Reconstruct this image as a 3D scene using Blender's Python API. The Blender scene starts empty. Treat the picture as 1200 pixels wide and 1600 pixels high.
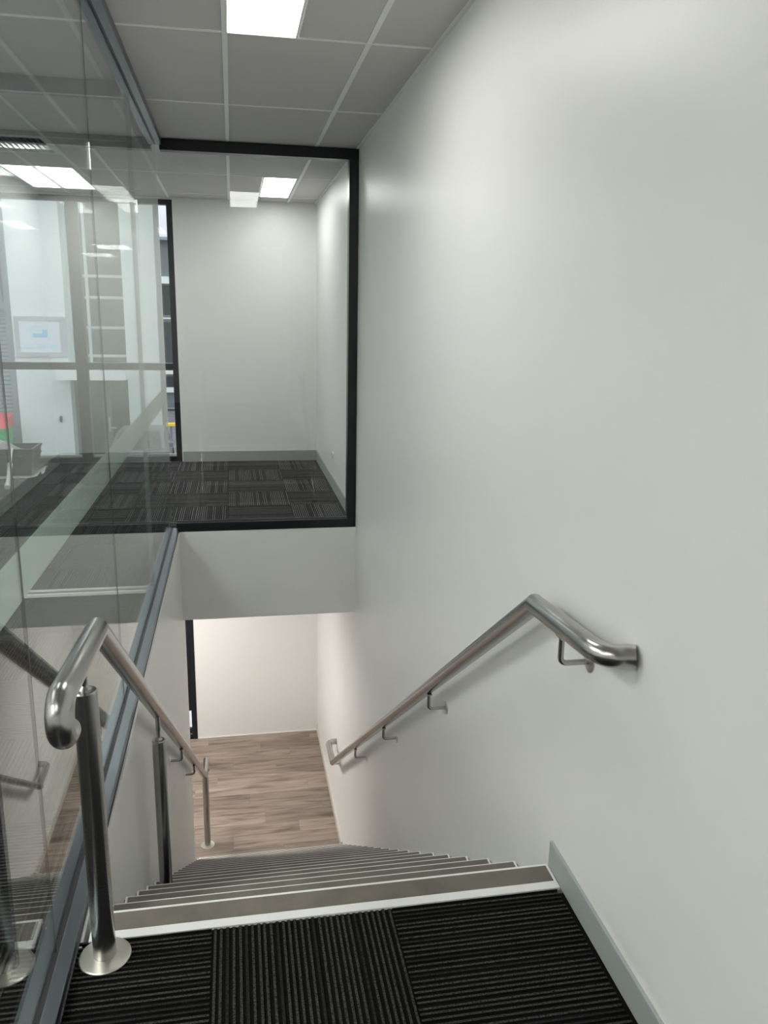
import bpy, bmesh, math, random
from mathutils import Vector, Matrix
random.seed(7)
sc = bpy.context.scene
C = sc.collection

# ------------------------------------------------------------------ camera
CAM_H = 1.64
yaw, pit, rol = 0.185548, -0.239482, 0.018275
F_PX = 1259.65
fwd = Vector((math.sin(yaw)*math.cos(pit), math.cos(yaw)*math.cos(pit), math.sin(pit)))
rgt = Vector((math.cos(yaw), -math.sin(yaw), 0)); upv = rgt.cross(fwd)
r2 = rgt*math.cos(rol) + upv*math.sin(rol); u2 = upv*math.cos(rol) - rgt*math.sin(rol)
cam_d = bpy.data.cameras.new('camera'); cam = bpy.data.objects.new('camera', cam_d); C.objects.link(cam)
cam_d.sensor_fit = 'VERTICAL'; cam_d.sensor_height = 24.0; cam_d.lens = F_PX/1600*24.0
cam_d.clip_start = 0.05; cam_d.clip_end = 300
M = Matrix((r2, u2, -fwd)).transposed().to_4x4(); M.translation = Vector((0, 0, CAM_H))
cam.matrix_world = M
sc.camera = cam

# ------------------------------------------------------------------ world, exposure
SKY = 1.95
PANEL = 11.5
w = bpy.data.worlds.new('overcast_sky'); sc.world = w; w.use_nodes = True
nt = w.node_tree; bg = nt.nodes['Background']
tc = nt.nodes.new('ShaderNodeTexCoord'); mp = nt.nodes.new('ShaderNodeMapping'); mp.inputs['Scale'].default_value = (1.5, 1.5, 4)
nz = nt.nodes.new('ShaderNodeTexNoise'); nz.inputs['Scale'].default_value = 2.2; nz.inputs['Detail'].default_value = 5
cr = nt.nodes.new('ShaderNodeValToRGB'); cr.color_ramp.elements[0].position = .35; cr.color_ramp.elements[1].position = .7
cr.color_ramp.elements[0].color = (.60, .62, .70, 1); cr.color_ramp.elements[1].color = (.92, .94, .98, 1)
nt.links.new(tc.outputs['Generated'], mp.inputs['Vector']); nt.links.new(mp.outputs['Vector'], nz.inputs['Vector'])
nt.links.new(nz.outputs['Fac'], cr.inputs['Fac']); nt.links.new(cr.outputs['Color'], bg.inputs['Color'])
# overcast luminance: (1 + 2 sin elevation) / 3 of the zenith value
sx = nt.nodes.new('ShaderNodeSeparateXYZ'); nt.links.new(tc.outputs['Generated'], sx.inputs[0])
mxz = nt.nodes.new('ShaderNodeMath'); mxz.operation = 'MAXIMUM'; mxz.inputs[1].default_value = 0.; nt.links.new(sx.outputs['Z'], mxz.inputs[0])
mad = nt.nodes.new('ShaderNodeMath'); mad.operation = 'MULTIPLY_ADD'; mad.inputs[1].default_value = SKY*2/3; mad.inputs[2].default_value = SKY/3
nt.links.new(mxz.outputs[0], mad.inputs[0]); nt.links.new(mad.outputs[0], bg.inputs['Strength'])
sc.view_settings.view_transform = 'Standard'; sc.view_settings.look = 'None'
sc.view_settings.gamma = 1.0; sc.view_settings.use_curve_mapping = False
sc.view_settings.exposure = 0.92
sc.cycles.max_bounces = 12; sc.cycles.transparent_max_bounces = 32; sc.cycles.glossy_bounces = 6

# ------------------------------------------------------------------ materials
MATS = {}
def mat(name, col, rough=.5, metal=0., spec=.5, noise=None, bump=None, aniso=0., emit=None):
    """noise=(scale, amount, stretch(xyz)) colour variation; bump=(scale, strength, stretch)"""
    m = bpy.data.materials.new(name); m.use_nodes = True; t = m.node_tree; b = t.nodes['Principled BSDF']
    b.inputs['Base Color'].default_value = (*col, 1); b.inputs['Roughness'].default_value = rough
    b.inputs['Metallic'].default_value = metal; b.inputs['Specular IOR Level'].default_value = spec
    if emit:
        b.inputs['Emission Color'].default_value = (*emit[0], 1); b.inputs['Emission Strength'].default_value = emit[1]
    def tex(scale, stretch, detail=4):
        tcn = t.nodes.new('ShaderNodeTexCoord'); mpn = t.nodes.new('ShaderNodeMapping')
        mpn.inputs['Scale'].default_value = stretch
        n = t.nodes.new('ShaderNodeTexNoise'); n.inputs['Scale'].default_value = scale; n.inputs['Detail'].default_value = detail
        t.links.new(tcn.outputs['Object'], mpn.inputs['Vector']); t.links.new(mpn.outputs['Vector'], n.inputs['Vector'])
        return n
    if noise:
        n = tex(noise[0], noise[2] if len(noise) > 2 else (1, 1, 1))
        r = t.nodes.new('ShaderNodeValToRGB'); a = noise[1]
        r.color_ramp.elements[0].position = .3; r.color_ramp.elements[1].position = .7
        r.color_ramp.elements[0].color = (*[max(0, c*(1-a)) for c in col], 1)
        r.color_ramp.elements[1].color = (*[min(1, c*(1+a)) for c in col], 1)
        t.links.new(n.outputs['Fac'], r.inputs['Fac']); t.links.new(r.outputs['Color'], b.inputs['Base Color'])
    if bump:
        n = tex(bump[0], bump[2] if len(bump) > 2 else (1, 1, 1))
        bn = t.nodes.new('ShaderNodeBump'); bn.inputs['Strength'].default_value = bump[1]; bn.inputs['Distance'].default_value = .002
        t.links.new(n.outputs['Fac'], bn.inputs['Height']); t.links.new(bn.outputs['Normal'], b.inputs['Normal'])
    MATS[name] = m
    return m

mat('paint', (.80, .80, .785), .38, noise=(.7, .012), bump=(160, .06))
mat('paint_warm', (.80, .79, .765), .5, bump=(160, .05))
mat('ceiling_tile', (.62, .605, .60), .9, noise=(420, .10), bump=(300, .25))
mat('grid_white', (.88, .88, .87), .45)
mat('skirt_grey', (.36, .385, .38), .4)
mat('skirt_beige', (.60, .57, .53), .45)
mat('carpet', (.022, .0215, .021), 1., spec=.08, noise=(260, .7), bump=(700, .9))
mat('office_groove', (.032, .032, .032), 1., spec=.05)  # office set: paler copy of the landing carpet, brighter light put into colour
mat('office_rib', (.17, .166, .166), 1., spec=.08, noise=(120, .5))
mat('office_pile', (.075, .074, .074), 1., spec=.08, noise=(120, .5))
mat('carpet_groove', (.007, .007, .007), 1., spec=.05)
mat('carpet_rib', (.046, .044, .041), 1., spec=.08, noise=(230, .85), bump=(700, .9))
mat('carpet_base', (.008, .008, .008), 1., spec=.05)
mat('steel', (.45, .442, .428), .25, 1., bump=(60, .045, (40, 40, 1.5)))
mat('steel_plate', (.68, .66, .60), .30, 1., bump=(90, .05, (1, 1, 30)))
mat('alu', (.21, .23, .255), .32, 1., bump=(120, .02, (30, 1, 30)))
mat('alu_white', (.80, .80, .78), .38, .1)
mat('black_powder', (.006, .007, .010), .32)
mat('insert', (.150, .134, .109), .7, noise=(9, .14), bump=(220, .3))
mat('riser', (.09, .085, .078), .85, noise=(30, .2))
mat('silicone', (.02, .022, .022), .4)
mat('plastic_white', (.80, .80, .79), .35)
mat('plastic_dark', (.035, .037, .04), .35, noise=(14, .3))
mat('sheet', (.72, .74, .74), .25, noise=(25, .2), bump=(30, .8))
mat('rubble', (.45, .46, .46), .9, noise=(40, .4), bump=(60, 1.))
mat('ext_white', (.84, .87, .85), .75, noise=(.6, .03))
mat('canopy_lit', (.95, .95, .94), .6)  # whiter than the piers; stronger light on its front put into the colour
mat('ext_grey', (.34, .37, .40), .6, noise=(.8, .05))
mat('ext_dark', (.10, .11, .115), .5)
mat('ext_mid', (.20, .215, .22), .5)
mat('ext_glass', (.06, .07, .072), .06, spec=.8)
mat('ext_frame', (.62, .66, .66), .5)
mat('asphalt', (.16, .16, .165), .95, noise=(3, .25), bump=(90, .6))
mat('footpath', (.62, .61, .59), .9, noise=(2, .08))
mat('concrete', (.45, .45, .44), .9, noise=(2, .12))
mat('bin_green', (.06, .46, .12), .45, noise=(3, .12))
mat('bin_red', (.72, .045, .075), .4)
mat('bin_black', (.015, .015, .015), .6)
mat('car_silver', (.17, .185, .185), .35, .3)
mat('car_glass', (.05, .06, .06), .04, spec=.9)
mat('car_tyre', (.012, .012, .012), .8)
mat('lamp_clear', (.8, .82, .84), .1)
mat('sign_white', (.84, .85, .93), .4)
mat('sign_grey', (.52, .52, .55), .5)
mat('sign_blue', (.30, .62, .86), .4)
mat('sign_pale', (.62, .82, .90), .4)
mat('yellow', (.80, .62, .06), .4)
mat('panel_light', (.9, .9, .9), .5, emit=((1.0, .985, .95), PANEL))
mat('panel_dim', (.9, .9, .9), .5, emit=((1.0, .99, .955), PANEL*.58))
mat('panel_fill', (.9, .9, .9), .5, emit=((1.0, .965, .91), PANEL*2.1))
mat('panel_stair', (.9, .9, .9), .5, emit=((1.0, .985, .95), PANEL*.66))
mat('panel_side', (.9, .9, .9), .5, emit=((1.0, .985, .95), PANEL*1.75))

def wood_mat():
    m = bpy.data.materials.new('wood_plank'); m.use_nodes = True; t = m.node_tree; b = t.nodes['Principled BSDF']
    b.inputs['Roughness'].default_value = .42
    tcn = t.nodes.new('ShaderNodeTexCoord'); oi = t.nodes.new('ShaderNodeObjectInfo')
    add = t.nodes.new('ShaderNodeVectorMath'); add.operation = 'ADD'
    mul = t.nodes.new('ShaderNodeMath'); mul.operation = 'MULTIPLY'; mul.inputs[1].default_value = 37.
    t.links.new(oi.outputs['Random'], mul.inputs[0])
    cmb = t.nodes.new('ShaderNodeCombineXYZ'); t.links.new(mul.outputs[0], cmb.inputs['X']); t.links.new(mul.outputs[0], cmb.inputs['Y'])
    t.links.new(tcn.outputs['Object'], add.inputs[0]); t.links.new(cmb.outputs[0], add.inputs[1])
    mp1 = t.nodes.new('ShaderNodeMapping'); mp1.inputs['Scale'].default_value = (1.6, 14, 1)
    n1 = t.nodes.new('ShaderNodeTexNoise'); n1.inputs['Scale'].default_value = 1.3; n1.inputs['Detail'].default_value = 6; n1.inputs['Distortion'].default_value = .6
    mp2 = t.nodes.new('ShaderNodeMapping'); mp2.inputs['Scale'].default_value = (3, 120, 1)
    n2 = t.nodes.new('ShaderNodeTexNoise'); n2.inputs['Scale'].default_value = 2; n2.inputs['Detail'].default_value = 3
    for mpx, nx in ((mp1, n1), (mp2, n2)):
        t.links.new(add.outputs[0], mpx.inputs['Vector']); t.links.new(mpx.outputs['Vector'], nx.inputs['Vector'])
    r = t.nodes.new('ShaderNodeValToRGB'); e = r.color_ramp.elements
    e[0].position = .3; e[0].color = (.13, .095, .075, 1); e[1].position = .68; e[1].color = (.33, .27, .225, 1)
    k = e.new(.48); k.color = (.255, .20, .165, 1)
    mx = t.nodes.new('ShaderNodeMix'); mx.data_type = 'RGBA'; mx.blend_type = 'MULTIPLY'; mx.inputs['Factor'].default_value = .35
    rr = t.nodes.new('ShaderNodeValToRGB'); rr.color_ramp.elements[0].color = (.55, .53, .5, 1); rr.color_ramp.elements[1].color = (1, 1, 1, 1)
    rr.color_ramp.elements[0].position = .35; rr.color_ramp.elements[1].position = .6
    t.links.new(n1.outputs['Fac'], r.inputs['Fac']); t.links.new(n2.outputs['Fac'], rr.inputs['Fac'])
    t.links.new(r.outputs['Color'], mx.inputs[6]); t.links.new(rr.outputs['Color'], mx.inputs[7])
    hv = t.nodes.new('ShaderNodeHueSaturation'); mr = t.nodes.new('ShaderNodeMapRange')
    mr.inputs['To Min'].default_value = .82; mr.inputs['To Max'].default_value = 1.2
    t.links.new(oi.outputs['Random'], mr.inputs['Value']); t.links.new(mr.outputs[0], hv.inputs['Value'])
    t.links.new(mx.outputs[2], hv.inputs['Color']); t.links.new(hv.outputs['Color'], b.inputs['Base Color'])
    MATS['wood'] = m
wood_mat()

def glass_mat(name, tint, f0=.04, scale=.84, rough=0.0):
    """thin architectural pane: straight transmission + Schlick reflection"""
    m = bpy.data.materials.new(name); m.use_nodes = True; t = m.node_tree
    for n in list(t.nodes): t.nodes.remove(n)
    out = t.nodes.new('ShaderNodeOutputMaterial'); mix = t.nodes.new('ShaderNodeMixShader')
    tr = t.nodes.new('ShaderNodeBsdfTransparent'); tr.inputs['Color'].default_value = (*tint, 1)
    gl = t.nodes.new('ShaderNodeBsdfGlossy'); gl.inputs['Roughness'].default_value = rough; gl.inputs['Color'].default_value = (.97, .99, .98, 1)
    lw = t.nodes.new('ShaderNodeLayerWeight'); lw.inputs['Blend'].default_value = .5
    p = t.nodes.new('ShaderNodeMath'); p.operation = 'POWER'; p.inputs[1].default_value = 5
    ma = t.nodes.new('ShaderNodeMath'); ma.operation = 'MULTIPLY_ADD'; ma.inputs[1].default_value = scale; ma.inputs[2].default_value = f0
    t.links.new(lw.outputs['Facing'], p.inputs[0]); t.links.new(p.outputs[0], ma.inputs[0]); t.links.new(ma.outputs[0], mix.inputs['Fac'])
    t.links.new(tr.outputs[0], mix.inputs[1]); t.links.new(gl.outputs[0], mix.inputs[2]); t.links.new(mix.outputs[0], out.inputs['Surface'])
    MATS[name] = m
glass_mat('glass', (.955, .98, .97), f0=.13, scale=.60)
glass_mat('glass_clear', (.97, .985, .98), f0=.022)

def frost_mat(name, col, k):
    m = bpy.data.materials.new(name); m.use_nodes = True; t = m.node_tree
    for n in list(t.nodes): t.nodes.remove(n)
    out = t.nodes.new('ShaderNodeOutputMaterial'); mix = t.nodes.new('ShaderNodeMixShader'); mix2 = t.nodes.new('ShaderNodeMixShader')
    tr = t.nodes.new('ShaderNodeBsdfTransparent'); df = t.nodes.new('ShaderNodeBsdfDiffuse'); tl = t.nodes.new('ShaderNodeBsdfTranslucent')
    df.inputs['Color'].default_value = (*col, 1); tl.inputs['Color'].default_value = (*col, 1)
    mix.inputs['Fac'].default_value = .5; mix2.inputs['Fac'].default_value = k
    t.links.new(df.outputs[0], mix.inputs[1]); t.links.new(tl.outputs[0], mix.inputs[2])
    t.links.new(tr.outputs[0], mix2.inputs[1]); t.links.new(mix.outputs[0], mix2.inputs[2]); t.links.new(mix2.outputs[0], out.inputs['Surface'])
    MATS[name] = m
frost_mat('frost', (.52, .60, .56), .60)
frost_mat('film', (.36, .40, .40), .5)

# ------------------------------------------------------------------ mesh helpers
def add_box(bm, x0, x1, y0, y1, z0, z1, bev=0.):
    v = [bm.verts.new(p) for p in ((x0,y0,z0),(x1,y0,z0),(x1,y1,z0),(x0,y1,z0),(x0,y0,z1),(x1,y0,z1),(x1,y1,z1),(x0,y1,z1))]
    fs = [bm.faces.new([v[i] for i in f]) for f in ((0,3,2,1),(4,5,6,7),(0,1,5,4),(1,2,6,5),(2,3,7,6),(3,0,4,7))]
    if bev > 0:
        es = list({e for f in fs for e in f.edges})
        bmesh.ops.bevel(bm, geom=es, offset=bev, segments=2, affect='EDGES', profile=.5)
def add_frame(bm, p0, p1):   # helper for prism from polygon (list of (y,z)) along x
    pass
def add_prism(bm, poly, axis, a, b):
    """poly: list of 2D points; axis 'x': (y,z); 'y': (x,z); 'z': (x,y)"""
    def P(p, t):
        return {'x': (t, p[0], p[1]), 'y': (p[0], t, p[1]), 'z': (p[0], p[1], t)}[axis]
    v0 = [bm.verts.new(P(p, a)) for p in poly]; v1 = [bm.verts.new(P(p, b)) for p in poly]
    n = len(poly); bm.faces.new(v0); bm.faces.new(list(reversed(v1)))
    for i in range(n):
        j = (i+1) % n; bm.faces.new((v0[i], v1[i], v1[j], v0[j]))
def add_tube(bm, pts, r, seg=24, cap=True):
    pts = [Vector(p) for p in pts]; n = len(pts)
    tang = [(pts[i+1]-pts[i]).normalized() for i in range(n-1)]
    ref = Vector((0, 0, 1)) if abs(tang[0].z) < .9 else Vector((1, 0, 0))
    nrm = (ref - tang[0]*ref.dot(tang[0])).normalized()
    rings = []
    cur = nrm; prev_t = tang[0]
    for i in range(n):
        t_in = tang[max(0, i-1)]; t_out = tang[min(n-2, i)]
        q0 = prev_t.rotation_difference(t_in); cur = q0 @ cur; prev_t = t_in
        bis = (t_in + t_out).normalized()
        binrm = t_in.cross(cur).normalized()
        ring = []
        for k in range(seg):
            a = 2*math.pi*k/seg
            o = (cur*math.cos(a) + binrm*math.sin(a))*r
            # project along t_in onto mitre plane
            d = o.dot(bis)/max(.2, t_in.dot(bis)); ring.append(bm.verts.new(pts[i] + o - t_in*d))
        rings.append(ring)
    for i in range(n-1):
        for k in range(seg):
            l = (k+1) % seg
            bm.faces.new((rings[i][k], rings[i][l], rings[i+1][l], rings[i+1][k]))
    if cap:
        bm.faces.new(list(reversed(rings[0]))); bm.faces.new(rings[-1])
def add_lathe(bm, prof, axis_o, axis_d, seg=32):
    """prof: list of (r, h) along axis"""
    o = Vector(axis_o); d = Vector(axis_d).normalized()
    u = d.orthogonal().normalized(); v = d.cross(u); rings = []
    for r, h in prof:
        if r < 1e-6: rings.append([bm.verts.new(o+d*h)])
        else: rings.append([bm.verts.new(o+d*h+(u*math.cos(2*math.pi*k/seg)+v*math.sin(2*math.pi*k/seg))*r) for k in range(seg)])
    for a, b in zip(rings, rings[1:]):
        for k in range(seg):
            l = (k+1) % seg
            if len(a) == 1 and len(b) == 1: continue
            if len(a) == 1: bm.faces.new((a[0], b[l], b[k]))
            elif len(b) == 1: bm.faces.new((a[k], a[l], b[0]))
            else: bm.faces.new((a[k], a[l], b[l], b[k]))
    if len(rings[0]) > 1: bm.faces.new(list(reversed(rings[0])))
    if len(rings[-1]) > 1: bm.faces.new(rings[-1])
def mesh_of(name, bm, smooth=None):
    bmesh.ops.recalc_face_normals(bm, faces=bm.faces)
    me = bpy.data.meshes.new(name); bm.to_mesh(me); bm.free()
    if smooth is not None:
        for p in me.polygons: p.use_smooth = True
        me.set_sharp_from_angle(angle=math.radians(smooth))
    return me
def link(name, me, m, parent=None, loc=None, rot=None):
    if m and not me.materials: me.materials.append(MATS[m])
    o = bpy.data.objects.new(name, me); C.objects.link(o)
    if loc: o.location = loc
    if rot: o.rotation_euler = rot
    if parent: o.parent = parent
    return o
def obj(name, bm, m, parent=None, smooth=None):
    return link(name, mesh_of(name, bm, smooth), m, parent)
def box(name, x0, x1, y0, y1, z0, z1, m, parent=None, bev=0.):
    """mesh centred on its own origin at the box base centre"""
    cx, cy = (x0+x1)/2, (y0+y1)/2
    bm = bmesh.new(); add_box(bm, x0-cx, x1-cx, y0-cy, y1-cy, 0, z1-z0, bev)
    px = parent_origin(parent)
    return link(name, mesh_of(name, bm), m, parent, (cx-px[0], cy-px[1], z0-px[2]))
def parent_origin(p):
    t = Vector((0, 0, 0))
    while p is not None: t += p.location; p = p.parent
    return t
def wobj(name, bm, m, parent=None, smooth=None):
    """mesh given in world coordinates, child of an unrotated parent"""
    o = obj(name, bm, m, parent, smooth)
    if parent is not None: o.location = -parent_origin(parent)
    return o
def tag(o, label, cat, group=None):
    o['label'] = label; o['category'] = cat
    if group: o['group'] = group
    return o
def struct(o): o['kind'] = 'structure'; return o
def empty(name, loc):
    o = bpy.data.objects.new(name, None); C.objects.link(o); o.location = loc; o.empty_display_size = .1; return o

# ------------------------------------------------------------------ key dimensions
XR = .925            # right wall face
XL = -.435           # stairwell left wall face
YF = 6.14            # bulkhead / internal glazing face
ZC = 2.79            # ceiling
Y0, RISE, GOING = 2.03, .19, .27
ZL = -18*RISE        # lower floor
XGL = -.49           # centre of left glass
YB = 9.20            # office far wall face
XO = -3.6            # office left wall
YN = -3.0            # wall behind the landing
YP = 4.79            # cross partition

# ------------------------------------------------------------------ structure: walls
struct(box('wall_right', XR, XR+.12, YN, 9.45, ZL-.1, 2.95, 'paint'))
bm = bmesh.new(); add_box(bm, XGL-.055, XL, Y0-.118, YF+.16, ZL, -.004)
struct(obj('wall_left', bm, 'paint'))
struct(box('wall_bulkhead', XL, XR, YF, YF+.16, -.72, -.002, 'paint'))
# far wall of the office, with the window opening on its left
WX0, WX1, WZ1 = -3.30, -.588, 2.775
bm = bmesh.new()
add_box(bm, WX1, XR, YB, YB+.22, 0, 2.95); add_box(bm, WX0, WX1, YB, YB+.22, WZ1, 2.95); add_box(bm, XO, WX0, YB, YB+.22, 0, 2.95)
struct(obj('wall_office_far', bm, 'paint'))
LDX0, LDX1, LDZ1 = -1.55, -.545, ZL+2.2
bm = bmesh.new()
add_box(bm, LDX1, XR, YB-.05, YB+.22, ZL, -.72); add_box(bm, XO, LDX0, YB-.05, YB+.22, ZL, -.72); add_box(bm, LDX0, LDX1, YB-.05, YB+.22, LDZ1, -.72)
struct(obj('wall_lower_far', bm, 'paint_warm'))
struct(box('wall_office_left', XO-.12, XO, YN, 9.42, ZL-.1, 2.95, 'paint'))
struct(box('wall_behind', XO, XR, YN-.12, YN, ZL-.1, 2.95, 'paint'))

# ------------------------------------------------------------------ structure: floors
bm = bmesh.new()
add_box(bm, XO, XGL-.055, YN, YB+.2, -.28, -.006); add_box(bm, XGL-.055, XR, YN, Y0-.12, -.28, -.006)
add_box(bm, XGL-.055, XR, YF+.16, YB+.2, -.28, -.006); add_box(bm, XGL-.055, XGL+.045, Y0-.12, YF+.16, -.0035, -.001)
floor = struct(obj('floor', bm, 'carpet_base'))
TILE = {}
def tile_mesh(wd, dp, along_y, mats):
    key = (round(wd, 3), round(dp, 3), along_y, mats[0])
    if key in TILE: return TILE[key]
    bm = bmesh.new(); rnd = random.Random(int(wd*1000)*7+int(dp*1000)*3+along_y)
    span, length = (wd, dp) if along_y else (dp, wd)
    n = max(2, round(span/.0165)); p = span/n
    prof = [(-span/2, -.0055)]
    for i in range(n):
        a = -span/2 + i*p; g = p*(.34+rnd.uniform(-.1, .1)); h = -.0005 + rnd.uniform(-.0012, .0012)
        q_ = rnd.uniform(-.06, .06)*p; prof += [(a+p*.20+q_, -.005), (a+p*.36+q_, h), (a+p*.76+q_, h-.0004), (a+p*.93+q_, -.005)]
    e = length/2 - .0005
    v0 = []; v1 = []
    for s, z in prof:
        if along_y: v0.append(bm.verts.new((s, -e, z))); v1.append(bm.verts.new((s, e, z)))
        else: v0.append(bm.verts.new((-e, s, z))); v1.append(bm.verts.new((e, s, z)))
    rib = [rnd.random() < .72 for _ in range(n)]
    for i in range(len(prof)-1):
        f = bm.faces.new((v0[i], v0[i+1], v1[i+1], v1[i]))
        f.material_index = 0 if i % 4 != 2 else (1 if rib[i//4] else 2)
    me = mesh_of('carpet_tile', bm)
    for k in mats: me.materials.append(MATS[k])
    if me.polygons[1].normal.z < 0: me.flip_normals()
    TILE[key] = me
    return me
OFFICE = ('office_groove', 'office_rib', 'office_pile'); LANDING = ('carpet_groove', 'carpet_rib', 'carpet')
def lay(xs, ys, region, phase, mats):
    x0r, x1r, y0r, y1r = region
    for i in range(len(xs)-1):
        for j in range(len(ys)-1):
            a, b = max(xs[i], x0r), min(xs[i+1], x1r); c, d = max(ys[j], y0r), min(ys[j+1], y1r)
            if b-a < .03 or d-c < .03: continue
            me = tile_mesh(b-a, d-c, (i+j+phase) % 2 == 0, mats)
            link('carpet_tile', me, 'carpet', floor, ((a+b)/2, (c+d)/2, 0))
def grid(o, s, lo, hi):
    k0 = math.floor((lo-o)/s); k1 = math.ceil((hi-o)/s); return [o+s*k for k in range(k0, k1+1)]
TX, TY = .54, .557
gx = grid(-.075, TX, XO, XR); gy = grid(6.41, TY, 1.8, YB+.2)
nx0 = [i for i, x in enumerate(gx) if abs(x+.075) < 1e-6][0]; ny0 = [i for i, y in enumerate(gy) if abs(y-6.41) < 1e-6][0]
ph = (nx0+ny0+1) % 2
lay(gx, gy, (XO, XGL-.055, 1.92, YP-.045), ph, LANDING)
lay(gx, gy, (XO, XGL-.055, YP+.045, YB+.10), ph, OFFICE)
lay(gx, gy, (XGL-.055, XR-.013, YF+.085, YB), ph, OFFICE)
lx = grid(-.097, .5, XO, XR); ly = grid(1.93, .5, YN, 1.93)
nl = [i for i, x in enumerate(lx) if abs(x+.097) < 1e-6][0]
lay(lx, ly, (XGL+.045, XR-.010, .4, 1.93), (nl + len(ly)-2) % 2, LANDING)
lay(lx, ly, (XO, XGL-.055, .4, 1.93), (nl + len(ly)-2) % 2, LANDING)
bm = bmesh.new(); add_box(bm, XO, XR, YN, .4, -.006, -.001); wobj('carpet_field', bm, 'carpet', floor)['kind'] = 'stuff'

# lower floor with individual planks running across
flow = struct(box('floor_lower', XO, XR, 5.6, YB+.2, ZL-.1, ZL-.004, 'carpet_base'))
PW, PL = .182, 1.22
PM = {}
def plank_mesh(L):
    k = round(L, 2)
    if k not in PM:
        bm = bmesh.new(); add_box(bm, -L/2, L/2, -PW/2+.0004, PW/2-.0004, -.004, 0, .0012); PM[k] = mesh_of('plank', bm)
    return PM[k]
y = YB-.05; j = 0
offs = [.1, .62, .33, .9, .48, 1.05, .2, .75]
while y > 6.35:
    x = XR - offs[j % 8]*PL*.95; segs = [(x, XR)]
    while x > XO: segs.append((max(XO, x-PL), x)); x -= PL
    for a, b in segs:
        if b-a > .04 and b > -1.9: 
            o = link('plank', plank_mesh(b-a-.0008), 'wood', flow, ((a+b)/2 - flow.location.x, y-PW/2 - flow.location.y, ZL - flow.location.z))
    y -= PW; j += 1

# ------------------------------------------------------------------ structure: ceiling with tiles and grid
bm = bmesh.new(); add_box(bm, XO, XR, YN, YB+.2, ZC+.10, ZC+.16)
ceil = struct(obj('ceiling', bm, 'paint'))
CX, CY = .62, 1.24
cxs = [max(XO, v) for v in grid(.0, CX, XO, XR)]; cxs = sorted({round(min(v, XR), 4) for v in cxs})
cys = sorted({round(min(max(v, YN), YB), 4) for v in grid(3.86, CY, YN, YB)})
lights = {(0., 2.62): 'L', (0., 7.58): 'C', (-1.86, 7.58): 'L', (-2.48, 1.38): 'B', (-3.10, -1.1): 'B', (-1.24, -1.1): 'L', (-3.1, 5.10): 'L'}
vents = [(-1.86, 6.34)]
CT = {}
def ctile(a, b, c, d):
    k = (round(b-a, 3), round(d-c, 3))
    if k not in CT:
        bm = bmesh.new(); add_box(bm, -(b-a)/2+.004, (b-a)/2-.004, -(d-c)/2+.004, (d-c)/2-.004, 0, .014, .002); CT[k] = mesh_of('ceiling_tile', bm)
    link('ceiling_tile', CT[k], 'ceiling_tile', ceil, ((a+b)/2, (c+d)/2, ZC+.003))
def near(a, b): return abs(a-b) < .01
for i in range(len(cxs)-1):
    for j in range(len(cys)-1):
        a, b, c, d = cxs[i], cxs[i+1], cys[j], cys[j+1]
        if b-a < .02 or d-c < .02: continue
        kind = [v for (lx_, ly_), v in lights.items() if near(a, lx_) and near(c, ly_)]
        if kind:
            if kind[0] == 'L': ctile((a+b)/2, b, c, d)
            elif kind[0] == 'C': ctile(a, .300, c, d); ctile(.600, b, c, d)
            continue
        v = [1 for (lx_, ly_) in vents if near(a, lx_) and near(c, ly_)]
        if v: ctile(a, b, c+.66, d); continue
        ctile(a, b, c, d)
for x in cxs[1:-1]:
    box('ceiling_bar', x-.012, x+.012, YN, YB, ZC-.0015, ZC+.03, 'grid_white', ceil)
for yv in cys[1:-1]:
    box('ceiling_bar', XO, XR, yv-.010, yv+.010, ZC, ZC+.03, 'grid_white', ceil)
box('ceiling_bar', XR-.022, XR, YN, YB, ZC-.001, ZC+.03, 'grid_white', ceil)
# lower ceiling (seen only edge-on)
struct(box('ceiling_lower', XO, XR, YF+.16, YB-.05, -.72, -.62, 'paint_warm'))

# ------------------------------------------------------------------ baseboards
struct(box('baseboard_right', XR-.010, XR, YN, Y0-.004, -.003, .087, 'skirt_grey', bev=.0015))
struct(box('baseboard_office_right', XR-.013, XR, YF+.09, YB-.013, -.003, .115, 'skirt_grey', bev=.002))
struct(box('baseboard_office_far', WX1+.012, XR-.013, YB-.013, YB, -.003, .115, 'skirt_grey', bev=.002))
struct(box('baseboard_lower_right', XR-.018, XR, Y0+17.6*GOING, YB-.05, ZL, ZL+.09, 'skirt_beige', bev=.002))
struct(box('baseboard_lower_far', LDX1+.01, XR-.018, YB-.058, YB-.05, ZL, ZL+.012, 'plastic_white'))

# ------------------------------------------------------------------ internal glazing above the bulkhead (black frame)
win2 = struct(empty('window_2', (.23, YF, 0)))
FX0, FX1 = XGL+.03, XR-.002
fd0, fd1 = YF-.002, YF+.085
box('frame_sill', FX0, FX1, fd0, fd1, 0, .068, 'black_powder', win2, .003)
box('frame_head', FX0, FX1, fd0, fd1, ZC-.075, ZC-.002, 'black_powder', win2, .003)
box('frame_jamb', FX1-.068, FX1, fd0, fd1, .068, ZC-.075, 'black_powder', win2, .003)
box('sill_bead', FX0, FX1-.068, YF+.03, YF+.036, .068, .080, 'alu', win2)
box('pane', XGL+.008, FX1-.066, YF+.040, YF+.0505, .064, ZC-.07, 'glass_clear', win2)

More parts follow.
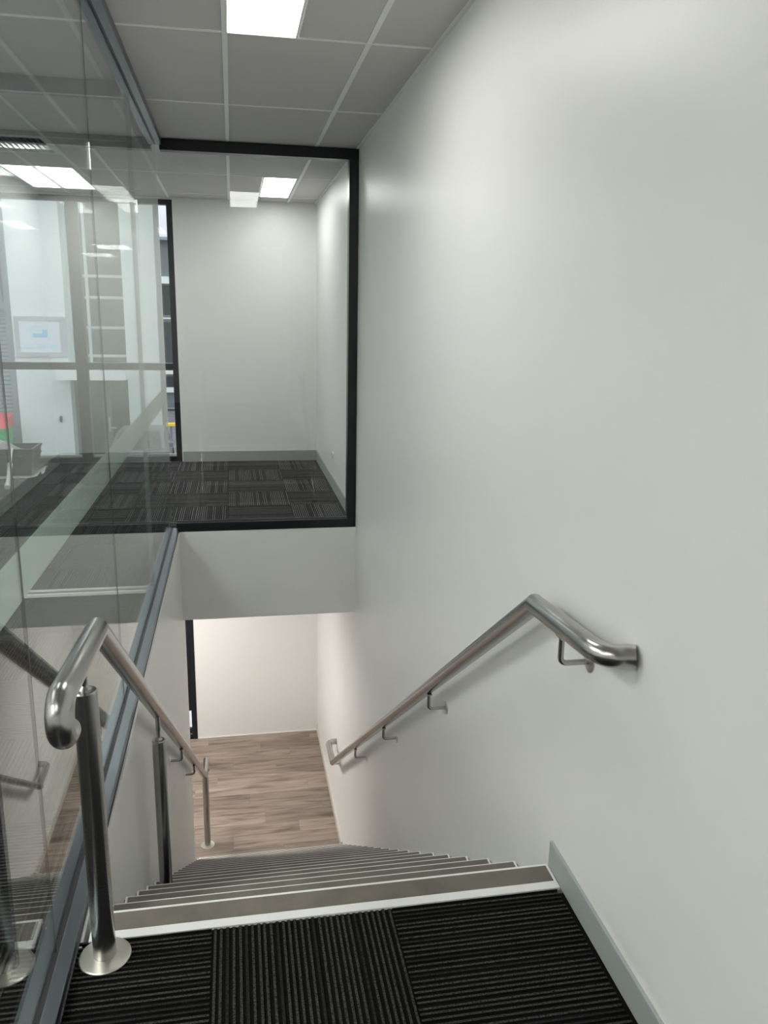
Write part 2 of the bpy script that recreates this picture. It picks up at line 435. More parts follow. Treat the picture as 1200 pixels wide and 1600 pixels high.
# ------------------------------------------------------------------ left glass partition along the stairwell
gp = empty('glass_partition', (XGL, 3.0, 0))
tag(gp, 'frameless glass partition with frosted stripe running along the left of the stairwell', 'partition')
def channel(name, z0, z1, up, par):
    t = .006
    for s, (a, b) in enumerate(((XGL-.05, XGL-.009), (XGL+.009, XGL+.045))):
        box(name, a, b, .2, YF-.002 if s else YF+.04, z0, z1, 'alu', par, .002)
    box('channel_gasket', XGL-.009, XGL+.009, .2, YF+.03, z0 if up else z0+.008, z1-.008 if up else z1, 'silicone', par)
channel('floor_channel', -.001, .032, True, gp)
channel('head_channel', ZC-.045, ZC-.001, False, gp)
box('channel_lip', XGL+.045, XGL+.048, .2, YF-.002, -.004, .003, 'ext_dark', gp)
joints = [.2, 1.875, 3.275, YP, YF+.04]
for a, b in zip(joints, joints[1:]):
    p = box('pane', XGL-.002, XGL+.002, a+.0015, b-.0015, .020, ZC-.03, 'glass', gp)
    box('frosted_band', XGL-.0028, XGL-.0022, a+.0015, b-.0015, .985, 1.105, 'frost', p)
for yv in joints[1:3]:
    box('silicone_joint', XGL-.002, XGL+.002, yv-.0014, yv+.0014, .02, ZC-.03, 'silicone', gp)
# cross partition
cp = empty('glass_partition', (-2., YP, 0))
tag(cp, 'glass cross partition with thin grey head and floor channels behind the left glass wall', 'partition')
XC1 = XGL-.052
for dy in (-.045, .027): box('floor_channel', XO, XC1, YP+dy, YP+dy+.018, -.001, .018, 'alu_white', cp, .002)
box('floor_groove', XO, XC1, YP-.027, YP+.027, -.001, .008, 'ext_dark', cp)
box('head_channel', XO, XC1, YP-.035, YP+.035, ZC-.075, ZC-.001, 'alu', cp, .002)
cpj = [XO, -2.6, -1.55, XC1+.045]
for a, b in zip(cpj, cpj[1:]):
    box('pane', a+.002, b-.002, YP-.005, YP+.005, .006, ZC-.07, 'glass_clear', cp)
box('edge_joiner', XGL-.034, XGL-.010, YP-.009, YP+.009, .032, ZC-.05, 'film', cp)

# ------------------------------------------------------------------ office window (black frame), window_1
w1 = struct(empty('window_1', (-2., YB+.1, 0)))
wy0, wy1 = YB+.03, YB+.14
box('frame_sill', WX0, WX1, wy0, wy1, 0, .055, 'black_powder', w1, .003)
box('sill_trim', WX0+.07, WX1-.06, wy1-.05, wy1-.035, .055, .075, 'alu_white', w1)
box('frame_head', WX0, WX1, wy0, wy1, WZ1-.05, WZ1, 'black_powder', w1, .003)
box('frame_jamb', WX1-.062, WX1, wy0-.02, wy1, .055, WZ1-.05, 'black_powder', w1, .003)
box('frame_jamb', WX0, WX0+.07, wy0, wy1, .055, WZ1-.05, 'black_powder', w1, .003)
MU = (-1.66, -1.545)
box('mullion', MU[0], MU[1], wy0, wy1, .055, WZ1-.05, 'black_powder', w1, .003)
for a, b in ((WX0+.07, MU[0]), (MU[1], WX1-.062)):
    box('transom', a, b, wy0, wy1, 1.01, 1.085, 'black_powder', w1, .003)
    box('pane', a, b, wy0+.05, wy0+.056, .06, 1.01, 'glass_clear', w1)
    box('pane', a, b, wy0+.05, wy0+.056, 1.085, WZ1-.055, 'glass_clear', w1)

# ------------------------------------------------------------------ lower door, door_1
d1 = struct(empty('door_1', ((LDX0+LDX1)/2, YB, ZL)))
dy0, dy1 = YB-.055, YB+.03
box('door_jamb', LDX1-.045, LDX1+.004, dy0, dy1, ZL, LDZ1, 'black_powder', d1, .003)
box('door_jamb', LDX0, LDX0+.05, dy0, dy1, ZL, LDZ1, 'black_powder', d1, .003)
box('door_head', LDX0+.05, LDX1-.05, dy0, dy1, LDZ1-.05, LDZ1, 'black_powder', d1, .003)
box('door_panel', LDX0+.05, LDX1-.045, dy0+.02, dy0+.06, ZL+.37, LDZ1-.05, 'black_powder', d1, .003)
box('door_rail', LDX0+.05, LDX1-.045, dy0+.02, dy0+.06, ZL+.005, ZL+.05, 'black_powder', d1, .003)
box('door_rail', LDX0+.05, LDX1-.045, dy0+.02, dy0+.06, ZL+.105, ZL+.135, 'black_powder', d1, .003)
box('door_stile', LDX1-.06, LDX1-.045, dy0+.018, dy0+.062, ZL+.05, ZL+.37, 'black_powder', d1)
box('pane', LDX0+.05, LDX1-.05, dy0+.037, dy0+.043, ZL+.05, ZL+.37, 'glass_clear', d1)

# ------------------------------------------------------------------ staircase
st = empty('staircase', ((XL+XR)/2, Y0, ZL))
tag(st, 'long straight flight of stairs with brown nosings and thin metal edges', 'staircase')
SX0, SX1 = XL+.012, XR-.010
def shared(name, x0, x1, y0, y1, z0, z1, bev=0.):
    bm = bmesh.new(); add_box(bm, x0, x1, y0, y1, z0, z1, bev); return mesh_of(name, bm)
me_tread = shared('tread', SX0-.004, SX1+.004, -GOING-.02, -.094, -.03, -.003)
me_riser = shared('riser', SX0-.004, SX1+.004, -.030, -.012, -RISE+.0, -.003)
bm = bmesh.new()
add_prism(bm, [(-.094, -.006), (-.094, .0), (-.001, .0), (.0, -.001), (.0, -.026), (-.003, -.026), (-.004, -.006)], 'x', SX0, SX1)
me_nos = mesh_of('nosing', bm)
me_ins = shared('nosing_insert', SX0+.008, SX1-.008, -.070, -.0065, -.001, .0016, .0008)
so = st.location
for k in range(18):
    fy, fz = Y0+GOING*k, -RISE*k
    p = Vector((0, fy, fz)) - Vector(so)
    p.z += .002
    link('riser', me_riser, 'riser', st, p)
    if k: link('tread', me_tread, 'carpet', st, p)
    if k == 0:
        bm = bmesh.new(); add_prism(bm, [(-.108, -.006), (-.108, .002), (-.07, .0025), (-.001, .0025), (.0, .0015), (.0, -.026), (-.003, -.026), (-.004, -.006)], 'x', SX0+.004, XR-.013)
        n = link('nosing', mesh_of('nosing', bm), 'alu_white', st, p)
        bm = bmesh.new(); add_box(bm, SX0+.012, XR-.021, -.078, -.010, -.001, .0036, .0006)
        link('nosing_insert', mesh_of('nosing_insert', bm), 'insert', n)
    else:
        n = link('nosing', me_nos, 'alu_white', st, p); link('nosing_insert', me_ins, 'insert', n)

# ------------------------------------------------------------------ handrails
def arc(c, r, a0, a1, n, ax1, ax2):
    c = Vector(c); ax1 = Vector(ax1); ax2 = Vector(ax2)
    return [c + ax1*(r*math.cos(a0+(a1-a0)*i/n)) + ax2*(r*math.sin(a0+(a1-a0)*i/n)) for i in range(n+1)]
TR = .0288
SL = .70
def bracket(parent, x_rail, y, z_rail, x_wall):
    """elbow arm from under the tube to a round wall rose"""
    s = 1 if x_wall > x_rail else -1
    zb = z_rail - .105; r = .018
    pts = [(x_rail, y, z_rail-TR+.002), (x_rail, y, zb+r)] + arc((x_rail+s*r, y, zb+r), r, math.pi, 1.5*math.pi, 6, (s, 0, 0), (0, 0, 1))[1:] + [(x_wall-s*.003, y, zb)]
    bm = bmesh.new(); add_tube(bm, pts, .0078, 12)
    b = wobj('bracket', bm, 'steel', parent, 35)
    bm = bmesh.new(); add_lathe(bm, [(.030, 0), (.030, .003), (.027, .0045), (.011, .006), (0, .006)], (x_wall, y, zb), (-s, 0, 0), 24)
    wobj('wall_rose', bm, 'steel_plate', b, 30)
    bm = bmesh.new(); add_box(bm, x_rail-.010, x_rail+.010, y-.02, y+.02, z_rail-TR-.0025, z_rail-TR+.003)
    wobj('saddle', bm, 'steel', b)

# right handrail
RX = .84
hr = empty('handrail', (RX, 4.4, -.9))
tag(hr, 'stainless steel handrail mounted on the right wall with bent returns into the wall', 'handrail')
eY, eZ = 2.085, .836; nY, nZ = 1.705, .862; lY = 6.887; lZ = eZ - SL*(lY-eY); rY = 7.22
rb = .06
pts = [(XR-.006, nY-rb-.010, nZ+.003), (RX+rb, nY-rb-.002, nZ+.002)] + [tuple(p) for p in arc((RX+rb, nY, nZ), rb, -math.pi/2, -math.pi, 10, (1, 0, 0), (0, 1, 0))][1:] + [(RX, eY, eZ), (RX, lY, lZ), (RX, rY, lZ)] + \
      [tuple(p) for p in arc((RX+.05, rY, lZ), .05, math.pi, math.pi/2, 8, (1, 0, 0), (0, 1, 0))][1:] + [(XR-.001, rY+.05, lZ)]
bm = bmesh.new(); add_tube(bm, pts, TR, 32); wobj('rail_tube', bm, 'steel', hr, 28)
def zr(y): return eZ - SL*(y-eY)
bracket(hr, RX, 1.88, eZ+.012, XR)
for yb in (3.28, 4.36, 5.48): bracket(hr, RX, yb, zr(yb)-.004, XR)
bracket(hr, RX, 7.03, lZ, XR)

# left handrail with posts
LX = -.365
hl = empty('handrail', (LX, 4.4, -.9))
tag(hl, 'stainless steel handrail on posts beside the left glass, upper end curled down', 'handrail')
eY, eZ = 2.055, .838; nY, nZ = 1.625, .868; lY = 7.03; lZ = eZ - SL*(lY-eY); rY = 7.30; ru = .045
pts = [(LX, nY+.012, nZ-2*ru)] + [tuple(p) for p in arc((LX, nY, nZ-ru), ru, -math.pi/2, -1.5*math.pi, 16, (0, 1, 0), (0, 0, 1))] + [(LX, eY, eZ), (LX, lY, lZ), (LX, rY, lZ)] + \
      [tuple(p) for p in arc((LX, rY, lZ-ru), ru, math.pi/2, -math.pi/2, 14, (0, 1, 0), (0, 0, 1))][1:] + [(LX, rY-.02, lZ-2*ru)]
bm = bmesh.new(); add_tube(bm, pts, TR, 32); wobj('rail_tube', bm, 'steel', hl, 28)
bm = bmesh.new(); add_lathe(bm, [(TR, 0), (TR*.94, .006), (TR*.7, .012), (0, .015)], (LX, nY+.012, nZ-2*ru), (0, 1, 0), 32); wobj('end_cap', bm, 'steel_plate', hl, 40)
def zr(y): return eZ - SL*(y-eY)
def post(x, y, z0, z1, z_rail, plate=True, spigot=True, r=TR):
    bm = bmesh.new(); add_lathe(bm, [(r, 0), (r, z1-z0-.003), (r-.003, z1-z0), (0, z1-z0)], (x, y, z0), (0, 0, 1), 32)
    p = wobj('post', bm, 'steel', hl, 40)
    if plate:
        pr = .066
        bm = bmesh.new(); add_lathe(bm, [(pr, 0), (pr, .003), (pr-.003, .0055), (r+.001, .0085), (r, .0085)], (x, y, z0), (0, 0, 1), 40)
        wobj('base_plate', bm, 'steel_plate', p, 25)
    if spigot:
        bm = bmesh.new(); add_lathe(bm, [(.016, 0), (.016, .004), (.0075, .012), (.0075, .04), (.010, .045), (.010, max(.05, z_rail-TR-z1+.006))], (x, y, z1), (0, 0, 1), 20)
        wobj('spigot', bm, 'steel', p, 30)
post(LX-.004, 1.868, 0, .757, .852)
post(LX, 3.325, -5*RISE+.003, -.135-.055, zr(3.325)+.004, plate=False)
post(LX, 7.066, ZL, lZ-TR+.006, lZ, spigot=False)
for yb in (4.50, 5.56): bracket(hl, LX, yb, zr(yb)-.004, XL)

# ------------------------------------------------------------------ ceiling lights
def ceiling_light(x0, x1, y0, y1, label, z=ZC, lamp='panel_light'):
    t = empty('ceiling_light', ((x0+x1)/2, (y0+y1)/2, z))
    tag(t, label, 'light')
    fw = .011
    for a, b, c, d in ((x0, x0+fw, y0, y1), (x1-fw, x1, y0, y1), (x0+fw, x1-fw, y0, y0+fw), (x0+fw, x1-fw, y1-fw, y1)):
        box('frame', a, b, c, d, z-.003, z+.02, 'grid_white', t)
    box('diffuser', x0+fw, x1-fw, y0+fw, y1-fw, z+.001, z+.012, lamp, t)
ceiling_light(0, .31, 2.62, 3.86, 'slim bright ceiling panel light directly above the stairwell', lamp='panel_stair')
ceiling_light(.300, .600, 7.58, 8.82, 'slim panel light above the right corner of the far room', lamp='panel_dim')
ceiling_light(-1.87, -1.598, 7.58, 8.82, 'slim panel light in front of the office window, seen through the left glass')
ceiling_light(-2.48, -2.176, 1.38, 2.62, 'left half of the paired panel lights over the room beside the landing', lamp='panel_side')
ceiling_light(-2.164, -1.86, 1.38, 2.62, 'right half of the paired panel lights over the room beside the landing', lamp='panel_side')
ceiling_light(-3.10, -2.796, -1.1, .14, 'left half of the paired panel lights at the back of the left room', lamp='panel_side')
ceiling_light(-2.784, -2.48, -1.1, .14, 'right half of the paired panel lights at the back of the left room', lamp='panel_side')
ceiling_light(-1.24, -.93, -1.1, .14, 'single panel light over the hall behind the viewer')
ceiling_light(-3.1, -2.79, 5.10, 6.34, 'single panel light by the left wall of the office')
ceiling_light(-1.6, -1.29, 6.9, 8.1, 'left unseen fill panel added under the downstairs ceiling', z=-.742, lamp='panel_fill')  # out-of-view lamp pair added to brighten the downstairs room
ceiling_light(-1.2, -.89, 6.9, 8.1, 'right unseen fill panel added under the downstairs ceiling', z=-.742, lamp='panel_fill')

# ------------------------------------------------------------------ ceiling vent
vx0, vx1, vy0, vy1 = -1.86, -1.24, 6.34, 6.96
v = empty('ceiling_vent', (-1.55, 6.65, ZC)); tag(v, 'square slatted air vent in the ceiling beyond the left glass', 'vent')
for a, b, c, d in ((vx0, vx0+.035, vy0, vy1), (vx1-.035, vx1, vy0, vy1), (vx0+.035, vx1-.035, vy0, vy0+.035), (vx0+.035, vx1-.035, vy1-.035, vy1)):
    box('frame', a, b, c, d, ZC-.004, ZC+.02, 'grid_white', v)
box('duct', vx0+.035, vx1-.035, vy0+.035, vy1-.035, ZC+.05, ZC+.06, 'bin_black', v)
bm = bmesh.new(); add_prism(bm, [(-.016, .034), (-.014, .036), (.016, .002), (.014, 0)], 'y', -.27, .27); me = mesh_of('slat', bm)
for i in range(14): link('slat', me, 'ext_grey', v, (vx0+.06+i*.0385+1.55, 0, .002))

# ------------------------------------------------------------------ power outlet
po = empty('power_outlet', (XR, 7.62, .31)); tag(po, 'white power outlet low on the right wall of the far room', 'outlet')
box('plate', XR-.009, XR, 7.56, 7.68, .275, .35, 'plastic_white', po, .003)
for dy in (-.03, .03): box('socket', XR-.0105, XR-.008, 7.62+dy-.012, 7.62+dy+.012, .29, .315, 'sign_grey', po)
for dy in (-.03, .03): box('rocker', XR-.012, XR-.008, 7.62+dy-.006, 7.62+dy+.006, .328, .342, 'plastic_white', po)

# ------------------------------------------------------------------ crate, sheet and stick by the window
cx0, cx1, cy0, cy1 = -2.60, -1.985, 8.42, 8.83
cr_ = empty('plastic_crate', (-2.34, 8.62, 0)); tag(cr_, 'dusty dark plastic crate on the carpet by the office window', 'crate')
def taper_box(bm, x0, x1, y0, y1, z0, z1, t):
    lo = [(x0+t, y0+t), (x1-t, y0+t), (x1-t, y1-t), (x0+t, y1-t)]; hi = [(x0, y0), (x1, y0), (x1, y1), (x0, y1)]
    a = [bm.verts.new((*p, z0)) for p in lo]; b = [bm.verts.new((*p, z1)) for p in hi]
    w_ = .018
    c = [bm.verts.new((p[0]+(w_ if p[0] == x0 else -w_), p[1]+(w_ if p[1] == y0 else -w_), z1)) for p in hi]
    d = [bm.verts.new((p[0]+(w_ if p[0] < (x0+x1)/2 else -w_), p[1]+(w_ if p[1] < (y0+y1)/2 else -w_), z0+.015)) for p in lo]
    for i in range(4):
        j = (i+1) % 4
        bm.faces.new((a[i], a[j], b[j], b[i])); bm.faces.new((b[i], b[j], c[j], c[i])); bm.faces.new((c[i], c[j], d[j], d[i]))
    bm.faces.new(list(reversed(a))); bm.faces.new(d)
bm = bmesh.new(); taper_box(bm, cx0, cx1, cy0, cy1, .012, .285, .035); wobj('tub', bm, 'plastic_dark', cr_)
bm = bmesh.new()
for z_ in (.20, .275): 
    g = .006 + (.285-z_)*.0
    o_ = .035*(.285-z_)/.273
    add_box(bm, cx0+o_-.008, cx1-o_+.008, cy0+o_-.008, cy0+o_+.004, z_-.008, z_+.008); add_box(bm, cx0+o_-.008, cx1-o_+.008, cy1-o_-.004, cy1-o_+.008, z_-.008, z_+.008)
    add_box(bm, cx0+o_-.008, cx0+o_+.004, cy0+o_, cy1-o_, z_-.008, z_+.008); add_box(bm, cx1-o_-.004, cx1-o_+.008, cy0+o_, cy1-o_, z_-.008, z_+.008)
wobj('rim', bm, 'plastic_dark', cr_)
for sx, s in ((cx1, 1), (cx0, -1)):
    pts = [(sx-s*.01, 8.55, .25)] + [tuple(p) for p in arc((sx-s*.0, 8.625, .245), .062, math.pi, 2*math.pi, 10, (0, 1, 0), (s*.55, 0, .8))] + [(sx-s*.01, 8.70, .25)]
    bm = bmesh.new(); add_tube(bm, pts, .008, 8); wobj('handle', bm, 'plastic_dark', cr_, 40)
def blob(name, x0, x1, y0, y1, zf, m, nx=26, ny=20, seed=1, jag=.0, parent=None, thick=.004):
    rnd = random.Random(seed); bm = bmesh.new(); g = []
    for j in range(ny+1):
        row = []
        for i in range(nx+1):
            u, v_ = i/nx, j/ny
            x_ = x0+(x1-x0)*u + rnd.uniform(-jag, jag); y_ = y0+(y1-y0)*v_ + rnd.uniform(-jag, jag)
            row.append(bm.verts.new((x_, y_, zf(u, v_, rnd))))
        g.append(row)
    for j in range(ny):
        for i in range(nx): bm.faces.new((g[j][i], g[j][i+1], g[j+1][i+1], g[j+1][i]))
    o = wobj(name, bm, m, parent, 60)
    md = o.modifiers.new('thickness', 'SOLIDIFY'); md.thickness = thick; md.offset = 1
    return o
hp = blob('rubble_heap', cx0+.03, cx1-.17, cy0+.03, cy1-.03, lambda u, v_, r: .20+.12*math.sin(math.pi*u)*math.sin(math.pi*v_)+r.uniform(-.006, .006), 'rubble', seed=3, jag=.004, thick=.03)
tag(hp, 'pale heap of rubble filling the dark plastic crate', 'rubble')
sh = blob('plastic_sheet', cx0-.06, cx1+.05, cy0-.07, cy1-.02, lambda u, v_, r: .003+max(0, .05*(abs(u-.5)*2-.75)*4)*(.5+.5*math.sin(9*v_))**2*(1 if u > .5 else .4)+r.uniform(0, .006), 'sheet', seed=5, jag=.006)
tag(sh, 'crumpled clear plastic sheet lying under the dark crate', 'plastic sheet')
stk = empty('paint_roller_pole', (-2.13, 7.9, 0)); tag(stk, 'white plastic pole leaning from the carpet onto the dark crate', 'pole')
A = Vector((-2.10, 7.86, .018)); B = Vector((-2.165, 8.395, .30)); D = (B-A)
bm = bmesh.new(); add_tube(bm, [A, A+D*.08], .026, 14); wobj('foot', bm, 'plastic_white', stk, 40)
bm = bmesh.new(); add_tube(bm, [A+D*.08, A+D*.5], .019, 14); wobj('shaft', bm, 'plastic_white', stk, 40)
bm = bmesh.new(); add_tube(bm, [A+D*.5, A+D*.58], .024, 14); wobj('collar', bm, 'plastic_white', stk, 40)
bm = bmesh.new(); add_tube(bm, [A+D*.58, B], .011, 12); wobj('upper_shaft', bm, 'plastic_white', stk, 40)

# ------------------------------------------------------------------ outside: ground, facing building
GZ = -3.46
bm = bmesh.new(); add_box(bm, -40, 40, 9.5, 80, GZ-.2, GZ)
struct(obj('ground_outside', bm, 'asphalt'))
struct(box('footpath_outside', -8, 6, 9.45, 14, GZ, GZ+.03, 'footpath'))

bl = empty('commercial_building', (-5, 29, GZ)); tag(bl, 'white rendered two-storey commercial building across the driveway', 'building')
FY = 28.9     # front of the piers
RY = 29.6     # recessed glazing line
HB = 9.5
P1 = (-7.10, -5.42); P2 = (-3.55, -2.47)
box('pier', P1[0], P1[1], FY, RY+1.2, GZ, HB, 'ext_white', bl)
box('pier', P2[0], P2[1], FY, RY+.5, GZ, HB, 'ext_white', bl)
box('pier_return', P2[1], P2[1]+.15, FY+.05, FY+.45, GZ, HB, 'ext_mid', bl)
box('parapet', -14, P2[1]+.35, FY-.05, RY+4, HB, HB+.4, 'ext_white', bl)
# recess between the piers: wall, upper glazing, canopy and door
x0, x1 = P1[1], P2[0]
box('recess_wall', x0, x1, RY+.25, RY+.6, GZ, HB, 'ext_dark', bl)
lev = [-.25, .10, 1.05, 2.05, 2.75, 5.2, HB]
mx = x0 + .62
for a, b in zip(lev, lev[1:]):
    for c, d in ((x0+.06, mx-.05), (mx+.05, x1-.06)):
        box('window_pane', c, d, RY+.10, RY+.13, a+.04, b-.04, 'ext_glass', bl)
for z_ in lev: box('window_transom', x0, x1, RY+.02, RY+.16, z_-.045, z_+.045, 'ext_frame', bl)
for xx in (x0+.03, mx, x1-.03): box('window_mullion', xx-.045, xx+.045, RY+.0, RY+.16, lev[0]+.05, HB, 'ext_frame', bl)
box('window_blind', x0+.95, x1-.4, RY+.14, RY+.16, .25, .95, 'ext_frame', bl)
box('canopy', x0-.28, x1+.02, FY-.75, RY+.0, -.62, -.26, 'canopy_lit', bl)
# door
box('door_frame', x0, x0+.32, RY-.02, RY+.16, GZ, -.62, 'ext_mid', bl)
box('door_frame', mx+.28, mx+.42, RY-.02, RY+.16, GZ, -.62, 'ext_mid', bl)
box('door_glass', x0+.32, mx+.28, RY+.08, RY+.11, GZ, -.62, 'ext_glass', bl)
dl = box('door_leaf', mx+.42, x1, RY+.06, RY+.12, GZ, -.62, 'ext_glass', bl)
box('door_stile', mx+.42, mx+.56, RY+.02, RY+.14, GZ, -.62, 'ext_mid', bl)
hn = box('door_handle', mx+.45, mx+.50, RY-.06, RY-.03, GZ+.95, GZ+1.45, 'alu_white', bl, .01)
box('lever', mx+.45, mx+.70, RY-.06, RY-.03, GZ+1.05, GZ+1.10, 'alu_white', hn)
box('door_threshold', x0, x1, FY-.2, RY+.2, GZ, GZ+.12, 'concrete', bl)
box('key_box', P1[1]-.42, P1[1]-.34, FY-.04, FY, GZ+1.38, GZ+1.58, 'ext_dark', bl)
# roller shutter side
box('clad_wall', -14, P1[0], RY-.05, RY+4, 1.75, HB, 'ext_grey', bl)
box('shutter_jamb', P1[0]-.35, P1[0], RY-.12, RY+.4, GZ, 1.75, 'ext_grey', bl)
box('panel_seam', P1[0]-.42, P1[0]-.36, RY-.08, RY-.05, 1.8, HB, 'ext_mid', bl)
box('shutter_hood', -12, P1[0]-.02, RY-.25, RY-.05, 1.62, 1.82, 'ext_grey', bl)
bm = bmesh.new(); add_prism(bm, [(0, 0), (-.035, .015), (-.05, .065), (-.035, .115), (0, .13), (.02, .13), (.02, 0)], 'x', -2.3, 2.3); me = mesh_of('shutter_slat', bm)
for k in range(38):
    link('shutter_slat', me, 'ext_grey', bl, (P1[0]-.35-2.3-bl.location.x, RY-.02-29, .02+k*.134))
# sign board on the pier
sg = empty('sign_board', (-6.24, FY-.1, .1)); tag(sg, 'white sign board with pale blue mark fixed to the white building', 'sign')
sx0, sx1, sz0, sz1 = -7.03, -5.42, .10, 1.40
bo = box('board', sx0+.12, sx1-.12, FY-.055, FY-.002, sz0+.12, sz1-.12, 'sign_white', sg)
for a, b, c, d in ((sx0, sx1, sz0, sz0+.14), (sx0, sx1, sz1-.16, sz1), (sx0, sx0+.14, sz0+.14, sz1-.16), (sx1-.2, sx1, sz0+.14, sz1-.16)):
    box('frame', a, b, FY-.07, FY-.002, c, d, 'sign_grey', sg)
bx_ = (sx0+sx1)/2 - .02; bz_ = (sz0+sz1)/2 + .04
ly0, ly1 = FY-.060, FY-.054
box('logo_bar', bx_-.22, bx_+.22, ly0, ly1, bz_-.06, bz_+.06, 'sign_blue', sg)
box('logo_head', bx_+.08, bx_+.24, ly0, ly1, bz_+.06, bz_+.18, 'sign_blue', sg)
box('logo_body', bx_-.32, bx_-.22, ly0, ly1, bz_-.16, bz_+.28, 'sign_pale', sg)
box('logo_top', bx_-.22, bx_+.02, ly0, ly1, bz_+.14, bz_+.30, 'sign_pale', sg)
box('logo_base', bx_+.22, bx_+.32, ly0, ly1, bz_-.16, bz_+.06, 'sign_pale', sg)
for a, b in ((-.55, -.22), (-.14, .14), (.22, .52)): box('text_block', bx_+a, bx_+b, ly0, ly1, bz_-.40, bz_-.30, 'sign_pale', sg)

# neighbouring grey building further back
nb = empty('office_block', (0, 44, GZ)); tag(nb, 'grey banded office block seen in the narrow gap beside the window jamb', 'building')
ny = 44.
box('body', -6.2, 8, ny, ny+10, GZ, 5.1, 'ext_mid', nb)
for z0_, z1_ in ((3.0, 3.35), (1.25, 1.32), (-1.55, -1.2), (-2.5, -2.25)):
    box('white_band', -6.2, 8, ny-.12, ny, z0_, z1_, 'ext_white', nb)
for z0_, z1_ in ((1.45, 2.9), (-1.1, 1.1), (-2.2, -1.65)):
    for k in range(7): box('window_pane', -6.1+k*2, -4.2+k*2, ny-.04, ny-.01, z0_, z1_, 'ext_glass', nb)
for k in range(12):
    box('louvre', -6.2, 8, ny-.2, ny-.05, GZ-.0+.1+k*.0, GZ+.16+k*.0, 'ext_grey', nb) if k == 0 else None
box('roof_lip', -6.3, 8.1, ny-.3, ny+10, 5.1, 5.25, 'ext_grey', nb)

# ------------------------------------------------------------------ bin
bn = empty('waste_bin', (-8.3, 28.3, GZ)); tag(bn, 'large green waste bin with a red lid against the grey shutter', 'bin')
bX0, bX1, bY0, bY1 = -9.0, -7.30, 27.85, 28.75
bm = bmesh.new(); taper_box(bm, bX0, bX1, bY0, bY1, GZ+.2, GZ+1.28, .10); wobj('tub', bm, 'bin_green', bn)
box('rim', bX0-.05, bX1+.05, bY0-.05, bY0+.02, GZ+1.20, GZ+1.30, 'bin_green', bn, .01)
box('lift_pocket', bX0+.2, bX1-.35, bY0-.05, bY0+.12, GZ+.82, GZ+.98, 'bin_green', bn, .02)
bm = bmesh.new(); add_prism(bm, [(bY0-.04, GZ+1.30), (bY0+.25, GZ+1.62), (bY1-.1, GZ+1.72), (bY1+.02, GZ+1.32)], 'x', bX0-.04, bX1+.04); wobj('lid', bm, 'bin_red', bn)
for xx in (bX0+.2, bX1-.2):
    for yy in (bY0+.2, bY1-.2):
        bm = bmesh.new(); add_lathe(bm, [(.06, -.03), (.1, -.025), (.1, .025), (.06, .03)], (xx, yy, GZ+.1), (1, 0, 0), 16); wobj('wheel', bm, 'bin_black', bn, 40)
        bm = bmesh.new(); add_box(bm, xx-.05, xx+.05, yy-.04, yy+.04, GZ+.1, GZ+.26); wobj('caster_fork', bm, 'ext_mid', bn)

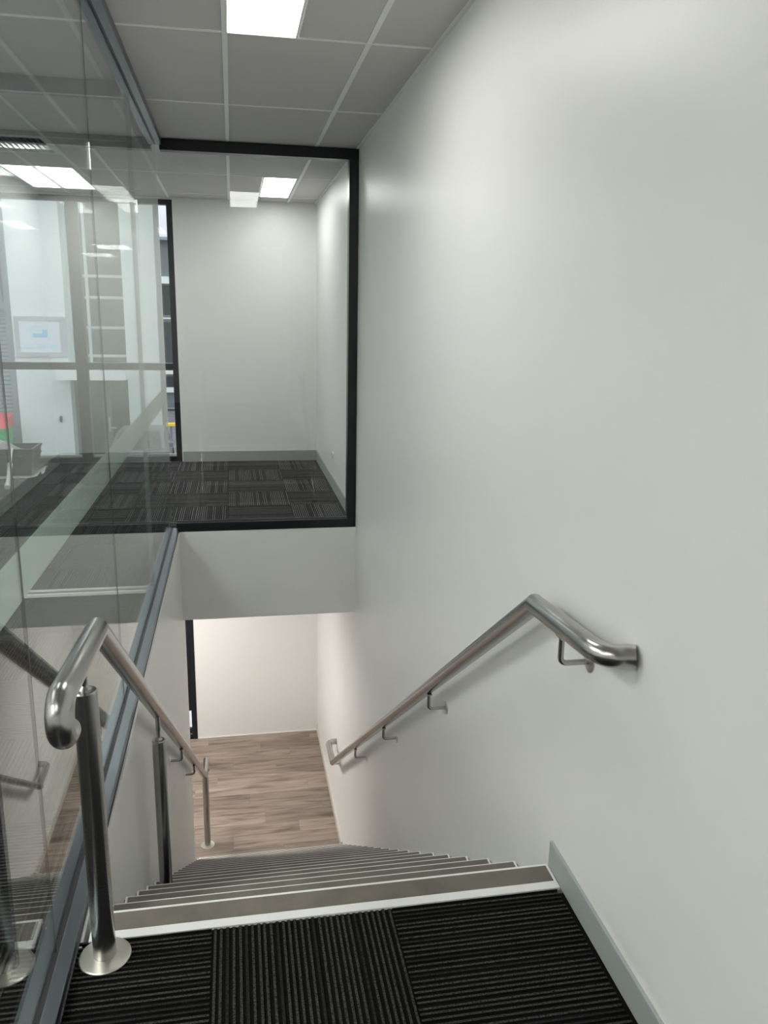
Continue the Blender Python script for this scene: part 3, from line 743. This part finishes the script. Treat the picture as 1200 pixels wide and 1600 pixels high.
# ------------------------------------------------------------------ car (facing the window)
def car(cx, cy, L=4.4, W=1.76):
    c = empty('car', (cx, cy+L/2, GZ)); tag(c, 'silver car parked below the office window, windscreen facing in', 'car')
    # stations along length: (y, half width, z at sill, z at top of body, crown)
    body = [(0, .62, .28, .52), (.06, .76, .24, .66), (.35, .84, .22, .76), (1.1, .87, .22, .90), (1.45, .88, .22, .96), (2.6, .88, .22, .99), (3.6, .87, .22, .99), (4.15, .84, .24, .96), (4.38, .76, .28, .80), (4.4, .70, .32, .70)]
    def ring(y_, hw, z0, z1):
        pr = [(-.92, 0), (-1, .3), (-1, .6), (-.96, .88), (-.80, .97), (-.4, 1.0), (0, 1.02), (.4, 1.0), (.80, .97), (.96, .88), (1, .6), (1, .3), (.92, 0)]
        return [Vector((cx+hw*a, cy+y_, GZ+z0+(z1-z0)*b)) for a, b in pr]
    def loft(name, rings, m, smooth=35):
        bm = bmesh.new(); rv = [[bm.verts.new(p) for p in r] for r in rings]
        for a, b in zip(rv, rv[1:]):
            for i in range(len(a)-1): bm.faces.new((a[i], a[i+1], b[i+1], b[i]))
            bm.faces.new((a[-1], a[0], b[0], b[-1]))
        bm.faces.new(list(reversed(rv[0]))); bm.faces.new(rv[-1])
        return wobj(name, bm, m, c, smooth)
    loft('body', [ring(*s) for s in body], 'car_silver')
    cab = [(1.25, .80, .93, .955), (2.05, .70, .93, 1.40), (2.5, .69, .93, 1.45), (3.3, .67, .93, 1.43), (4.05, .74, .93, .97)]
    def cring(y_, hw, z0, z1):
        wl = .80
        pr = [(wl, 0), (wl*.98, .05), (hw*1.03, .85), (hw*.92, .97), (hw*.4, 1.01)]
        l = [Vector((cx-a, cy+y_, GZ+z0+(z1-z0)*b)) for a, b in pr]; r_ = [Vector((cx+a, cy+y_, GZ+z0+(z1-z0)*b)) for a, b in reversed(pr)]
        return l + r_
    loft('cabin', [cring(*s) for s in cab], 'car_silver')
    # windscreen lying on the front slope
    def quad(name, pts_, m, th=.012):
        bm = bmesh.new(); v_ = [bm.verts.new(p) for p in pts_]; bm.faces.new(v_)
        o = wobj(name, bm, m, c); md = o.modifiers.new('thickness', 'SOLIDIFY'); md.thickness = th; md.offset = 0; return o
    quad('windscreen', [(cx-.72, cy+1.27, GZ+.975), (cx+.72, cy+1.27, GZ+.975), (cx+.60, cy+2.0, GZ+1.395), (cx-.60, cy+2.0, GZ+1.395)], 'car_glass', .02)
    for s in (-1, 1):
        quad('side_window', [(cx+s*.80, cy+1.55, GZ+1.0), (cx+s*.80, cy+3.6, GZ+1.0), (cx+s*.71, cy+3.25, GZ+1.34), (cx+s*.72, cy+2.15, GZ+1.34)], 'car_glass', .02)
        bm = bmesh.new(); add_box(bm, cx+s*.86-.02, cx+s*.86+.16*s+.02, cy+1.5, cy+1.62, GZ+.98, GZ+1.12, .02); wobj('mirror', bm, 'car_silver', c)
        bm = bmesh.new(); add_box(bm, cx+s*.62-.14, cx+s*.62+.14, cy+.02, cy+.16, GZ+.58, GZ+.70, .03); wobj('headlamp', bm, 'lamp_clear', c)
        for yy in (.85, 3.5):
            bm = bmesh.new(); add_lathe(bm, [(.18, -.1), (.31, -.09), (.32, 0), (.31, .09), (.18, .1)], (cx+s*.80, cy+yy, GZ+.32), (1, 0, 0), 24); wobj('wheel', bm, 'car_tyre', c, 40)
    bm = bmesh.new(); add_box(bm, cx-.66, cx+.66, cy+1.19, cy+1.29, GZ+.93, GZ+.965, .008); wobj('cowl', bm, 'ext_dark', c)
    bm = bmesh.new(); add_box(bm, cx-.45, cx+.45, cy-.01, cy+.05, GZ+.42, GZ+.56, .01); wobj('grille', bm, 'ext_dark', c)
    return c
car(-2.95, 24.3)

yb_ = empty('marker_block', (-2.18, 28.83, GZ)); tag(yb_, 'small yellow block on a post beside the white building', 'marker')
box('post', -2.21, -2.15, 28.80, 28.86, GZ, -2.25, 'ext_mid', yb_)
box('head', -2.36, -2.04, 28.75, 28.89, -2.25, -2.13, 'yellow', yb_, .02)
